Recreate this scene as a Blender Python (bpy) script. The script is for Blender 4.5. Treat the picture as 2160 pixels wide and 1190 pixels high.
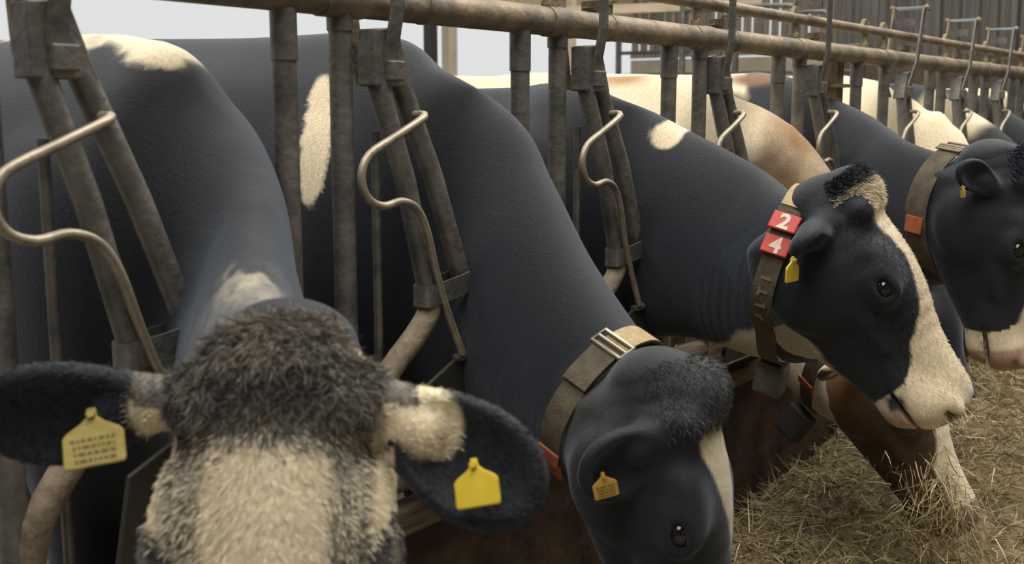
import bpy, math, random
import numpy as np
from mathutils import Vector, Matrix
from mathutils.bvhtree import BVHTree

random.seed(4); RNG = np.random.default_rng(11)
for o in list(bpy.data.objects): bpy.data.objects.remove(o)
SC = bpy.context.scene; COL = SC.collection
R = math.radians

# ------------------------------------------------------------------ camera
cam_d = bpy.data.cameras.new('camera'); cam = bpy.data.objects.new('camera', cam_d); COL.objects.link(cam)
cam.location = (1.43, 0, 1.32)
cam.rotation_euler = (R(90-8.83), 0, R(36.65))
cam_d.sensor_width = 36; cam_d.lens = 39.17; cam_d.clip_start = .05; cam_d.clip_end = 300
cam_d.dof.use_dof = True; cam_d.dof.focus_distance = 2.6; cam_d.dof.aperture_fstop = 5.2
SC.camera = cam

# ------------------------------------------------------------------ world, lights, exposure
W = bpy.data.worlds.new('overcast_sky'); SC.world = W; W.use_nodes = True
nt = W.node_tree; nt.nodes.clear()
wo = nt.nodes.new('ShaderNodeOutputWorld'); bg = nt.nodes.new('ShaderNodeBackground')
tc = nt.nodes.new('ShaderNodeTexCoord'); sp = nt.nodes.new('ShaderNodeSeparateXYZ')
rp = nt.nodes.new('ShaderNodeValToRGB')
rp.color_ramp.elements[0].position = 0.0; rp.color_ramp.elements[0].color = (.79, .80, .805, 1)
rp.color_ramp.elements[1].position = .9; rp.color_ramp.elements[1].color = (1.0, .87, .64, 1)
e = rp.color_ramp.elements.new(.3); e.color = (.79, .80, .805, 1)
nt.links.new(tc.outputs['Generated'], sp.inputs[0]); nt.links.new(sp.outputs['Z'], rp.inputs[0])
nt.links.new(rp.outputs[0], bg.inputs[0]); bg.inputs[1].default_value = .95
nt.links.new(bg.outputs[0], wo.inputs[0])
for nm, loc, sx, sy, en in (('overhead_fill_alley', (1.0, 3.5, 5.2), 2.4, 13, 720), ('overhead_fill_pens', (-4.0, 6, 5.2), 2.4, 16, 560)):  # unseen area lamps under the roof, added for more overhead light
    ld = bpy.data.lights.new(nm, 'AREA'); ld.shape = 'RECTANGLE'; ld.size = sx; ld.size_y = sy; ld.energy = en; ld.color = (1, .94, .83)
    lo_ = bpy.data.objects.new(nm, ld); COL.objects.link(lo_); lo_.location = loc
SC.view_settings.view_transform = 'Standard'; SC.view_settings.look = 'None'
SC.view_settings.exposure = 0.0; SC.view_settings.gamma = 1.0; SC.view_settings.use_curve_mapping = False

# ------------------------------------------------------------------ materials
def mat(name, col, rough=.7, metal=0., spec=.3, noise=0., nscale=20., col2=None, bump=0., bscale=80., stretch=(1,1,1), attr=None, sheen=0., sheencol=(1,1,1)):
    m = bpy.data.materials.new(name); m.use_nodes = True
    t = m.node_tree; b = t.nodes['Principled BSDF']
    b.inputs['Roughness'].default_value = rough; b.inputs['Metallic'].default_value = metal
    b.inputs['Specular IOR Level'].default_value = spec
    if sheen:
        b.inputs['Sheen Weight'].default_value = sheen; b.inputs['Sheen Roughness'].default_value = .45
        b.inputs['Sheen Tint'].default_value = (*sheencol, 1)
    tcn = t.nodes.new('ShaderNodeTexCoord'); mp = t.nodes.new('ShaderNodeMapping')
    mp.inputs['Scale'].default_value = stretch
    t.links.new(tcn.outputs['Object'], mp.inputs[0])
    src = None
    if attr:
        a = t.nodes.new('ShaderNodeAttribute'); a.attribute_name = attr; src = a.outputs['Color']
    if noise or col2:
        n = t.nodes.new('ShaderNodeTexNoise'); n.inputs['Scale'].default_value = nscale; n.inputs['Detail'].default_value = 6
        n.inputs['Roughness'].default_value = .65
        t.links.new(mp.outputs[0], n.inputs['Vector'])
        r = t.nodes.new('ShaderNodeValToRGB'); t.links.new(n.outputs['Fac'], r.inputs[0])
        r.color_ramp.elements[0].position = .36; r.color_ramp.elements[1].position = .64
        if attr:
            r.color_ramp.elements[0].color = (1-noise,)*3+(1,); r.color_ramp.elements[1].color = (1+noise*.6,)*3+(1,)
            mx = t.nodes.new('ShaderNodeMix'); mx.data_type = 'RGBA'; mx.blend_type = 'MULTIPLY'; mx.inputs[0].default_value = 1
            t.links.new(src, mx.inputs[6]); t.links.new(r.outputs[0], mx.inputs[7]); src = mx.outputs[2]
        else:
            r.color_ramp.elements[0].color = (*col, 1)
            r.color_ramp.elements[1].color = (*(col2 or [c*(1+noise) for c in col]), 1); src = r.outputs[0]
    if src is not None: t.links.new(src, b.inputs['Base Color'])
    else: b.inputs['Base Color'].default_value = (*col, 1)
    if bump:
        n2 = t.nodes.new('ShaderNodeTexNoise'); n2.inputs['Scale'].default_value = bscale; n2.inputs['Detail'].default_value = 4
        t.links.new(mp.outputs[0], n2.inputs['Vector'])
        bp = t.nodes.new('ShaderNodeBump'); bp.inputs['Strength'].default_value = bump; bp.inputs['Distance'].default_value = .01
        t.links.new(n2.outputs['Fac'], bp.inputs['Height']); t.links.new(bp.outputs[0], b.inputs['Normal'])
    return m

M = {}
M['steel'] = mat('galvanised_steel', (.098,.099,.101), .46, .45, .45, col2=(.205,.195,.178), nscale=14, bump=.25, bscale=60)
M['rail'] = mat('dusty_steel', (.15,.135,.115), .58, .25, .4, col2=(.34,.27,.185), nscale=11, bump=.3, bscale=50)
M['rod'] = mat('worn_rod', (.26,.23,.18), .45, .5, .5, col2=(.42,.37,.29), nscale=30)
M['rust'] = mat('rust_worn_steel', (.17,.135,.10), .7, .2, .3, col2=(.32,.265,.195), nscale=25, bump=.3)
M['bright'] = mat('bright_zinc', (.45,.55,.68), .28, .9, .5)
M['board'] = mat('rusty_barrier', (.030,.022,.017), .8, 0, .25, col2=(.085,.056,.038), nscale=7, bump=.5, bscale=30)
M['timber'] = mat('weathered_timber', (.07,.055,.042), .85, 0, .2, col2=(.17,.135,.10), nscale=9, stretch=(8,1,8), bump=.4, bscale=30)
M['post_timber'] = mat('brown_post', (.11,.08,.06), .85, 0, .2, col2=(.24,.18,.13), nscale=12, stretch=(6,6,1), bump=.3)
M['concrete'] = mat('concrete', (.20,.19,.165), .9, 0, .2, col2=(.32,.30,.26), nscale=4, bump=.3, bscale=30)
M['pale_wall'] = mat('pale_concrete_wall', (.40,.36,.29), .9, 0, .2, col2=(.52,.47,.38), nscale=2)
M['boards'] = mat('wall_boards', (.16,.15,.135), .85, 0, .2, col2=(.33,.30,.26), nscale=3, stretch=(6,6,.6))
M['lintel'] = mat('lintel_boards', (.52,.44,.32), .85, 0, .2, col2=(.66,.57,.43), nscale=3, stretch=(1,1,4))
M['cladding'] = mat('dark_cladding', (.085,.085,.088), .6, .2, .3, col2=(.19,.18,.17), nscale=2.5, stretch=(9,1,.25))
M['fur'] = mat('cow_coat', (1,1,1), .62, 0, .28, noise=.16, nscale=110, attr='Col', bump=.28, bscale=240, stretch=(1.6,1.6,.45), sheen=.25, sheencol=(.66,.77,.97))  # bluish sheen tint stands in for the lens-glare veil over dark coats
M['strand'] = mat('coat_strands', (1,1,1), .55, 0, .25, attr='Col')
M['eye'] = mat('eye', (.008,.006,.005), .08, 0, .6)
M['strap'] = mat('collar_webbing', (.085,.075,.058), .85, 0, .2, col2=(.15,.125,.09), nscale=30, bump=.5, bscale=400)
M['strap_pale'] = mat('collar_pale_webbing', (.36,.28,.16), .85, 0, .2, col2=(.52,.42,.26), nscale=30, bump=.5, bscale=400)
M['buckle'] = mat('buckle_steel', (.34,.31,.25), .4, .7, .5)
M['red'] = mat('red_plate', (.42,.035,.03), .5, 0, .4, col2=(.62,.08,.055), nscale=15)
M['letter'] = mat('tan_letter', (.17,.125,.08), .75)
M['white'] = mat('white_digit', (.72,.63,.55), .6)
M['orange'] = mat('orange_plate', (.26,.07,.03), .55, 0, .4, col2=(.42,.14,.07), nscale=20)
M['tag'] = mat('yellow_tag', (.62,.46,.03), .5, 0, .4, col2=(.72,.55,.05), nscale=12)
M['tag_dull'] = mat('dull_yellow_tag', (.22,.175,.05), .6, 0, .3, col2=(.33,.27,.075), nscale=30, stretch=(1,1,4))
M['tag_orange'] = mat('amber_tag', (.38,.20,.04), .55, 0, .3, col2=(.50,.31,.06), nscale=25)
M['ink'] = mat('dark_ink', (.11,.085,.035), .7)
M['block'] = mat('grey_weight', (.085,.085,.085), .7, 0, .3, col2=(.16,.155,.15), nscale=20, bump=.4)
M['hay'] = mat('hay_straw', (1,1,1), .8, 0, .2, attr='Col')
M['hay_base'] = mat('hay_bed', (.085,.068,.040), .95, 0, .1, col2=(.28,.225,.135), nscale=18, bump=1., bscale=45)
M['dark_metal'] = mat('dark_steel', (.05,.048,.045), .6, .4, .4)

# ------------------------------------------------------------------ mesh helpers
def mesh_obj(name, V, F, m, parent=None, smooth=False, col=None, kind=None):
    V = np.asarray(V, dtype=np.float32).reshape(-1, 3)
    off = np.array(parent_origin(parent), dtype=np.float32) if parent is not None else None
    if off is None:
        off = np.array([(V[:,0].min()+V[:,0].max())/2, (V[:,1].min()+V[:,1].max())/2, V[:,2].min()], dtype=np.float32)
    me = bpy.data.meshes.new(name)
    if isinstance(F, tuple):                # (quads, tris) arrays, fast path
        q, t = F; q = np.asarray(q, np.int32).reshape(-1,4); t = np.asarray(t, np.int32).reshape(-1,3)
        me.vertices.add(len(V)); me.vertices.foreach_set('co', (V-off).ravel())
        loops = np.concatenate([q.ravel(), t.ravel()]); me.loops.add(len(loops)); me.loops.foreach_set('vertex_index', loops)
        n = len(q)+len(t); me.polygons.add(n)
        st = np.concatenate([np.arange(len(q))*4, len(q)*4+np.arange(len(t))*3]).astype(np.int32)
        me.polygons.foreach_set('loop_start', st)
        me.update(calc_edges=True)
    else:
        me.from_pydata((V-off).tolist(), [], F); me.update()
    me.validate()
    if smooth: me.polygons.foreach_set('use_smooth', np.ones(len(me.polygons), bool))
    if col is not None:
        a = me.color_attributes.new('Col', 'FLOAT_COLOR', 'POINT')
        a.data.foreach_set('color', np.concatenate([col, np.ones((len(col),1))], 1).astype(np.float32).ravel())
    if m is not None: me.materials.append(m)
    o = bpy.data.objects.new(name, me); COL.objects.link(o)
    if parent is not None:
        o.parent = parent
        if parent.get('_off') is not None: pass
    else: o.location = off.tolist()
    if kind: o['kind'] = kind
    return o
def parent_origin(p):
    v = Vector((0,0,0))
    while p is not None: v = v + p.location; p = p.parent
    return v
def thing(name, label, cat, loc, group=None):
    o = bpy.data.objects.new(name, None); COL.objects.link(o); o.location = loc; o.empty_display_size = .1
    tag(o, label, cat, group); return o
def tag(o, label, cat, group=None):
    o['label'] = label; o['category'] = cat
    if group: o['group'] = group
    return o
class MB:
    def __init__(s): s.V = []; s.F = []
    def add(s, V, F):
        b = len(s.V); s.V += [tuple(map(float, v)) for v in V]; s.F += [tuple(i+b for i in f) for f in F]
    def box(s, c, d, rot=None):
        pts = [np.array([(x-.5)*d[0], (y-.5)*d[1], (z-.5)*d[2]]) for x in (0,1) for y in (0,1) for z in (0,1)]
        if rot is not None: pts = [np.array(rot) @ p for p in pts]
        s.add([p+np.array(c) for p in pts], [(0,1,3,2),(4,6,7,5),(0,4,5,1),(2,3,7,6),(0,2,6,4),(1,5,7,3)])
    def tube(s, path, r, n=12, caps=True, smooth_path=0):
        P = [np.array(p, float) for p in path]
        if smooth_path: P = catmull(P, smooth_path)
        m = len(P); rr = r if hasattr(r, '__len__') else [r]*m
        if len(rr) != m: rr = np.interp(np.linspace(0,1,m), np.linspace(0,1,len(rr)), rr)
        T = []
        for i in range(m):
            t = P[min(i+1,m-1)]-P[max(i-1,0)]; T.append(t/(np.linalg.norm(t)+1e-9))
        u = np.cross(T[0], [0,0,1.]);
        if np.linalg.norm(u) < .1: u = np.cross(T[0], [1.,0,0])
        u /= np.linalg.norm(u); V = []
        for i in range(m):
            u = u - T[i]*(u@T[i]); u /= np.linalg.norm(u); w = np.cross(T[i], u)
            for k in range(n):
                a = 2*math.pi*k/n; V.append(P[i]+rr[i]*(math.cos(a)*u+math.sin(a)*w))
        F = [(i*n+k, i*n+(k+1)%n, (i+1)*n+(k+1)%n, (i+1)*n+k) for i in range(m-1) for k in range(n)]
        if caps: F += [tuple(range(n-1,-1,-1)), tuple((m-1)*n+k for k in range(n))]
        s.add(V, F)
    def bar(s, path, w, th, side):          # flat bar: width along 'side', thickness across
        P = [np.array(p, float) for p in path]; m = len(P); V = []; side = np.array(side, float); side /= np.linalg.norm(side)
        for i in range(m):
            t = P[min(i+1,m-1)]-P[max(i-1,0)]; t /= np.linalg.norm(t)+1e-9
            nn = np.cross(t, side); nn /= np.linalg.norm(nn)+1e-9
            for a, b in ((-1,-1),(1,-1),(1,1),(-1,1)): V.append(P[i]+side*w/2*a+nn*th/2*b)
        F = [(i*4+k, i*4+(k+1)%4, (i+1)*4+(k+1)%4, (i+1)*4+k) for i in range(m-1) for k in range(4)]
        F += [(3,2,1,0), tuple((m-1)*4+k for k in range(4))]; s.add(V, F)
    def prism(s, poly, axis_vec):           # planar polygon (3d points) extruded along a vector
        n = len(poly); a = np.array(axis_vec, float)
        V = [np.array(p, float)-a/2 for p in poly]+[np.array(p, float)+a/2 for p in poly]
        F = [tuple(range(n-1,-1,-1)), tuple(range(n,2*n))]+[(i,(i+1)%n,n+(i+1)%n,n+i) for i in range(n)]; s.add(V, F)
    def build(s, name, m, parent=None, smooth=False, bevel=0):
        o = mesh_obj(name, s.V, s.F, m, parent, smooth)
        if smooth:
            o.data.set_sharp_from_angle(angle=R(50))
        if bevel:
            b = o.modifiers.new('bevel', 'BEVEL'); b.width = bevel; b.segments = 2; b.limit_method = 'ANGLE'
        return o
def catmull(P, k):
    P = [np.array(p, float) for p in P]; out = []
    Q = [2*P[0]-P[1]]+P+[2*P[-1]-P[-2]]
    for i in range(1, len(Q)-2):
        for j in range(k):
            t = j/k; a,b,c,d = Q[i-1],Q[i],Q[i+1],Q[i+2]
            out.append(.5*((2*b)+(-a+c)*t+(2*a-5*b+4*c-d)*t*t+(-a+3*b-3*c+d)*t**3))
    out.append(P[-1]); return out
def struct(o): o['kind'] = 'structure'; return o
def copy_tree(o, delta, parent=None):
    c = o.copy(); COL.objects.link(c)
    if parent is not None: c.parent = parent
    else: c.location = Vector(o.location)+Vector(delta)
    for ch in list(o.children): copy_tree(ch, (0,0,0), c)
    return c

# ------------------------------------------------------------------ noise
def hash3(ix, iy, iz):
    h = (ix.astype(np.int64)*374761393 + iy.astype(np.int64)*668265263 + iz.astype(np.int64)*2147483647*3) & 0xffffffff
    h = ((h ^ (h >> 13))*1274126177) & 0xffffffff
    h = ((h ^ (h >> 16))*2246822519) & 0xffffffff
    return ((h ^ (h >> 15)) & 0xffff)/65535.*2-1
def vnoise(P, scale=1., oct=3):
    out = np.zeros(len(P)); amp = 1.; tot = 0
    P = np.asarray(P, float)*scale
    for o in range(oct):
        i = np.floor(P); f = P-i; f = f*f*(3-2*f); i = i.astype(np.int64); v = 0
        for dx in (0,1):
            for dy in (0,1):
                for dz in (0,1):
                    w = (f[:,0] if dx else 1-f[:,0])*(f[:,1] if dy else 1-f[:,1])*(f[:,2] if dz else 1-f[:,2])
                    v = v + w*hash3(i[:,0]+dx, i[:,1]+dy, i[:,2]+dz)
        out += amp*v; tot += amp; amp *= .5; P = P*2.03+17.3
    return out/tot
def sstep(x, a, b):
    t = np.clip((x-a)/(b-a), 0, 1); return t*t*(3-2*t)

# ------------------------------------------------------------------ signed-distance modelling
def smin(a, b, k):
    if k <= 0: return np.minimum(a, b)
    h = np.maximum(k-np.abs(a-b), 0)/k; return np.minimum(a, b)-h*h*k*.25
def smax(a, b, k): return -smin(-a, -b, k)
def ell_d(q, r):
    r = np.asarray(r, np.float32); k0 = np.sqrt(((q/r)**2).sum(-1)); k1 = np.sqrt(((q/(r*r))**2).sum(-1))+1e-9
    return k0*(k0-1)/k1
class Ell:
    def __init__(s, c, r, Rm=None, k=.03, op=1):
        s.c = np.array(c, np.float32); s.r = np.array(r, np.float32); s.R = np.eye(3, dtype=np.float32) if Rm is None else np.array(Rm, np.float32); s.k = k; s.op = op
    def d(s, P): return ell_d((P-s.c) @ s.R, s.r)
class Cone:
    def __init__(s, a, b, ra, rb, k=.03, op=1):
        s.a = np.array(a, np.float32); s.b = np.array(b, np.float32); s.ra = ra; s.rb = rb; s.k = k; s.op = op
    def d(s, P):
        ba = s.b-s.a; t = np.clip(((P-s.a) @ ba)/(ba@ba), 0, 1)
        return np.sqrt(((P-s.a-t[...,None]*ba)**2).sum(-1))-(s.ra+(s.rb-s.ra)*t)
class Tube:   # stations: (centre, half-height, half-width, lateral axis)
    def __init__(s, st, k=.05, sub=3, op=1, egg=0.):
        A = [np.concatenate([np.array(c, float), [hh, hw], np.array(L, float)]) for c, hh, hw, L in st]
        s.S = np.array(catmull(A, sub), np.float32) if sub > 1 else np.array(A, np.float32); s.k = k; s.op = op; s.egg = egg
    def d(s, P):
        best = np.full(P.shape[:-1], 9., np.float32)
        S = s.S; n = len(S)-1
        for i in range(n):
            a, b = S[i], S[i+1]; ba = b[:3]-a[:3]; L = float(np.sqrt(ba@ba))+1e-9
            w = P-a[:3]; tu = (w @ ba)/(L*L); t = np.clip(tu, 0, 1)
            lat = a[5:8]+b[5:8]; tn = ba/L; lat = lat-tn*(lat@tn); lat /= np.sqrt(lat@lat); up = np.cross(tn, lat)
            q = w-t[...,None]*ba
            hh = a[3]+(b[3]-a[3])*t; hw = a[4]+(b[4]-a[4])*t
            v = q @ up
            if s.egg: hw = hw*(1-s.egg*np.clip(v/hh, -1, 1))
            x = (q @ lat)/hw; y = v/hh
            ax = (tu-t)*L
            if i == 0 or i == n-1: z = ax/(.7*hw)
            else: z = ax/(.9*hw)
            k0 = np.sqrt(x*x+y*y+z*z)+1e-9
            k1 = np.sqrt((x/hw)**2+(y/hh)**2+(z/hw)**2)+1e-9
            best = np.minimum(best, k0*(k0-1)/k1)
        return best
class Ear:
    def __init__(s, base, u, n, ln, wd, k=.02, th=.026):
        u = np.array(u, float); u /= np.linalg.norm(u); n = np.array(n, float); n = n-u*(n@u); n /= np.linalg.norm(n); v = np.cross(n, u)
        s.R = np.stack([u, v, n], 1).astype(np.float32); s.base = np.array(base, np.float32); s.ln = ln; s.wd = wd; s.k = k; s.op = 1; s.th = th
    def d(s, P):
        q = (P-s.base) @ s.R; l = s.ln
        # leaf outline narrower at the root, fullest past the middle
        q1 = q.copy(); tt = np.clip(q[...,0]/l, 0, 1); q1[...,1] = q[...,1]/(.52+.95*tt-.42*tt*tt)
        q1[...,2] = q[...,2]+.10*(q[...,0]-.5*l)**2/l
        a = ell_d(q1-np.array([l*.52,0,0], np.float32), (l*.52, s.wd, s.th))*.8
        b = ell_d(q1-np.array([l*.54,0,s.th*.95], np.float32), (l*.44, s.wd*.84, s.th*1.25))*.8
        cup = smax(a, -b, .006)
        st = np.sqrt((np.clip(q[...,0], -.01, .32*l)-q[...,0])**2+q[...,1]**2+(q[...,2]+.004)**2)-.026
        return smin(cup, st, .02)

def fold(prims, P):
    d = np.full(P.shape[:-1], 9., np.float32)
    for p in prims:
        x = p.d(P)
        d = smin(d, x, p.k) if p.op > 0 else smax(d, -x, p.k)
    return d
def polygonise(prims, xs, ys, zs, B=14):
    xs, ys, zs = [np.asarray(a, np.float32) for a in (xs, ys, zs)]
    nx, ny, nz = len(xs), len(ys), len(zs)
    G = np.full((nx, ny, nz), 1., np.float32)
    bl = [(i, j, k) for i in range(0, nx, B) for j in range(0, ny, B) for k in range(0, nz, B)]
    def ext(a, i): s = a[i:i+B]; return (s[0]+s[-1])/2, (s[-1]-s[0])/2
    cen = np.array([[ext(xs,i)[0], ext(ys,j)[0], ext(zs,k)[0]] for i,j,k in bl], np.float32)
    hd = np.array([math.sqrt(ext(xs,i)[1]**2+ext(ys,j)[1]**2+ext(zs,k)[1]**2) for i,j,k in bl])
    pd = [p.d(cen) for p in prims]
    d = np.full(len(bl), 9., np.float32)
    for p, x in zip(prims, pd): d = smin(d, x, p.k) if p.op > 0 else smax(d, -x, p.k)
    for n, (i, j, k) in enumerate(bl):
        h = hd[n]
        if d[n] > 1.8*h+.05: continue
        if d[n] < -(2.2*h+.05): G[i:i+B, j:j+B, k:k+B] = -1; continue
        X, Y, Z = np.meshgrid(xs[i:i+B], ys[j:j+B], zs[k:k+B], indexing='ij')
        P = np.stack([X, Y, Z], -1)
        act = [p for p, x in zip(prims, pd) if x[n] < 2.2*h+p.k+.05]
        if act: G[i:i+B, j:j+B, k:k+B] = fold(act, P)
    s = G < 0
    c = np.zeros((nx-1, ny-1, nz-1), np.uint8)
    for a in (0,1):
        for b in (0,1):
            for e in (0,1): c += s[a:nx-1+a, b:ny-1+b, e:nz-1+e]
    ci, cj, ck = np.nonzero((c > 0) & (c < 8)); N = len(ci)
    idx = np.full((nx-1, ny-1, nz-1), -1, np.int32); idx[ci, cj, ck] = np.arange(N)
    acc = np.zeros((N, 3)); cnt = np.zeros(N)
    ax = (xs, ys, zs)
    for d0 in range(3):
        for a in (0,1):
            for b in (0,1):
                o0 = [0,0,0]; o0[(d0+1)%3] = a; o0[(d0+2)%3] = b; o1 = list(o0); o1[d0] = 1
                I0 = (ci+o0[0], cj+o0[1], ck+o0[2]); I1 = (ci+o1[0], cj+o1[1], ck+o1[2])
                v0 = G[I0]; v1 = G[I1]; m = (v0 < 0) != (v1 < 0)
                t = np.where(m, v0/(np.where(m, v0-v1, 1)), 0)
                for q in range(3):
                    p0 = ax[q][I0[q]]; p1 = ax[q][I1[q]]
                    acc[:, q] += np.where(m, p0+(p1-p0)*t, 0)
                cnt += m
    V = acc/cnt[:, None]
    Q = []
    for d0 in range(3):
        sl0 = [slice(1,-1)]*3; sl1 = [slice(1,-1)]*3
        n = G.shape[d0]; sl0[d0] = slice(0, n-1); sl1[d0] = slice(1, n)
        a0 = s[tuple(sl0)]; a1 = s[tuple(sl1)]
        e = np.array(np.nonzero(a0 != a1)).T; 
        flip = a0[tuple(e.T)]
        for q in range(3):
            if q != d0: e[:, q] += 1
        b1, b2 = (d0+1)%3, (d0+2)%3
        cc = []
        for da, db in ((-1,-1),(0,-1),(0,0),(-1,0)):
            f = e.copy(); f[:, b1] += da; f[:, b2] += db; cc.append(idx[tuple(f.T)])
        q4 = np.stack(cc, 1); q4[~flip] = q4[~flip][:, ::-1]
        Q.append(q4[(q4 >= 0).all(1)])
    Q = np.concatenate(Q)
    return V, Q
def relax(V, Q, it, w=None):
    E = np.concatenate([Q[:, [0,1]], Q[:, [1,2]], Q[:, [2,3]], Q[:, [3,0]]]); n = len(V)
    cnt = np.bincount(E[:,0], minlength=n)+np.bincount(E[:,1], minlength=n)+1e-9
    for _ in range(it):
        a = np.stack([np.bincount(E[:,0], V[E[:,1], q], n)+np.bincount(E[:,1], V[E[:,0], q], n) for q in range(3)], 1)/cnt[:, None]
        V = V+(a-V)*(.5 if w is None else .5*w[:, None])
    return V
def vnormals(V, Q):
    fn = np.cross(V[Q[:,2]]-V[Q[:,0]], V[Q[:,3]]-V[Q[:,1]])
    N = np.zeros_like(V)
    for k in range(4):
        for q in range(3): N[:, q] += np.bincount(Q[:,k], fn[:, q], len(V))
    return N/(np.linalg.norm(N, axis=1)[:, None]+1e-12)

# ------------------------------------------------------------------ strands (hair, hay)
def strands(name, roots, dirs, bend, length, width, cols, m, parent=None, kind='stuff'):
    """every strand: a tapering curved ribbon with two segments"""
    n = len(roots); D = dirs/(np.linalg.norm(dirs, axis=1)[:,None]+1e-9)
    side = np.cross(D, RNG.normal(size=(n,3))); side /= np.linalg.norm(side, axis=1)[:,None]+1e-9
    L = length[:,None]; w = width[:,None]
    p0 = roots; p1 = p0+D*L*.5+bend*L*.12; p2 = p0+D*L+bend*L*.5
    V = np.stack([p0-side*w, p0+side*w, p1-side*w*.8, p1+side*w*.8, p2], 1).reshape(-1,3)
    b = np.arange(n)[:,None]*5
    q = b+np.array([[0,1,3,2]]); t = b+np.array([[2,3,4]])
    C = np.repeat(cols, 5, axis=0)
    return mesh_obj(name, V, (q, t), m, parent, False, C, kind)

# ------------------------------------------------------------------ cows
BLK = np.array([.0115,.0150,.0220]); WHT = np.array([.76,.66,.48]); TAN = np.array([.24,.125,.045]); BRN = np.array([.075,.043,.025]); GRY = np.array([.11,.11,.115]); PNK = np.array([.50,.33,.26])
def head_frame(O, yaw, pitch, roll=0):
    f = np.array([math.cos(R(pitch))*math.cos(R(yaw)), math.cos(R(pitch))*math.sin(R(yaw)), math.sin(R(pitch))])
    l0 = np.array([-math.sin(R(yaw)), math.cos(R(yaw)), 0]); u0 = np.cross(f, l0)
    l = l0*math.cos(R(roll))+u0*math.sin(R(roll)); u = np.cross(f, l)
    return np.stack([f, l, u], 1)      # columns: nose, left, forehead normal
class Head:
    def __init__(s, O, yaw, pitch, roll=0, L=.52, wide=1., deep=1.):
        s.O = np.array(O, float); s.R = head_frame(O, yaw, pitch, roll); s.s = L/.52; s.w = wide; s.z = deep
    def w2l(s, P): return ((P-s.O) @ s.R)/s.s/np.array([1., 1., s.z])
    def p(s, x, y, z): return s.O+s.R @ (np.array([x, y*s.w, z*s.z])*s.s)
    def v(s, x, y, z): return s.R @ np.array([x, y, z], float)
def head_prims(h, ears, tuft=1., mouth_open=0.):
    s = h.s; w = h.w; Rm = h.R; lat = h.v(0,1,0); P = []
    P.append(Tube([(h.p(x,0,z), hh*s*h.z, hw*s*w, lat) for x,z,hh,hw in (
        (-.035,-.095,.070,.066),(.03,-.088,.086,.082),(.09,-.085,.092,.096),(.16,-.090,.098,.103),(.23,-.095,.094,.090),(.30,-.101,.083,.070),(.37,-.108,.069,.060),(.43,-.114,.064,.060),(.475,-.114,.056,.062))], k=.05, sub=2))
    P.append(Tube([(h.p(x,0,z), hh*s*h.z, hw*s*w, lat) for x,z,hh,hw in (
        (.02,-.165,.080,.064),(.09,-.182,.088,.070),(.17,-.180,.080,.066),(.26,-.172,.066,.056),(.35,-.160,.052,.048),(.42,-.156,.038,.044),(.462,-.157,.026,.038))], k=.04, sub=2))
    P.append(Ell(h.p(.472,0,-.102), np.array([.052,.072*w,.063])*s, Rm, .035))          # muzzle pad
    P.append(Ell(h.p(.497,0,-.082), np.array([.026,.052*w,.034])*s, Rm, .02))
    P.append(Ell(h.p(.452,0,-.175), np.array([.034,.044*w,.022])*s, Rm, .02))             # chin
    P.append(Ell(h.p(.0,0,-.012), np.array([.042,.064*w,.034])*s*np.array([tuft,1,tuft]), Rm, .03))  # poll
    P.append(Ell(h.p(.41,0,-.052), np.array([.07,.032*w,.018])*s, Rm, .04))                # bridge of the nose
    for sg in (-1, 1):
        P.append(Ell(h.p(.165,sg*.083,-.036), np.array([.052,.026,.024])*s, Rm, .035))   # brow
        P.append(Ell(h.p(.205,sg*.098,-.060), np.array([.040,.018,.032])*s, Rm, .03))   # orbit
        P.append(Ell(h.p(.130,sg*.068,-.160), np.array([.088,.034,.078*h.z])*s, Rm, .04))   # cheek
        P.append(Ell(h.p(.262,sg*.074,-.118), np.array([.060,.014,.016])*s, Rm, .03))   # cheek-bone ridge
        P.append(Ell(h.p(.400,sg*.054,-.132), np.array([.062,.018,.026])*s, Rm, .03))   # lip
        P.append(Ell(h.p(.040,sg*.068,-.020/h.z), np.array([.026,.024,.024])*s*(1.3 if w > 1.1 else .9), Rm, .03))   # horn bud
        P.append(Ell(h.p(.204,sg*.120,-.051), np.array([.021,.020,.0145])*s, Rm, .010, -1))  # eye opening
        P.append(Ell(h.p(.200,sg*.107,-.0345), np.array([.027,.009,.0065])*s, Rm, .008))    # upper lid
        P.append(Ell(h.p(.206,sg*.110,-.0690), np.array([.022,.007,.0055])*s, Rm, .010))     # lower lid
        c, sn = math.cos(R(25)), math.sin(R(25))
        P.append(Ell(h.p(.512,sg*.040,-.080), np.array([.020,.0135,.0185])*s, Rm, .010, -1))  # nostril
        P.append(Ell(h.p(.494,sg*.055,-.092), np.array([.018,.010,.007])*s, Rm, .008, -1))
        P.append(Ell(h.p(.497,sg*.056,-.070), np.array([.022,.012,.010])*s, Rm, .012))        # nostril wing
    P.append(Ell(h.p(.450,0,-.152-mouth_open), np.array([.070,.095*w,.0065+mouth_open])*s, Rm, .008, -1))  # mouth
    for base, u, n, ln, wd in ears:
        P.append(Ear(h.p(*base), h.v(*u), h.v(*n), ln*s, wd*s))
    return P
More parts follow.
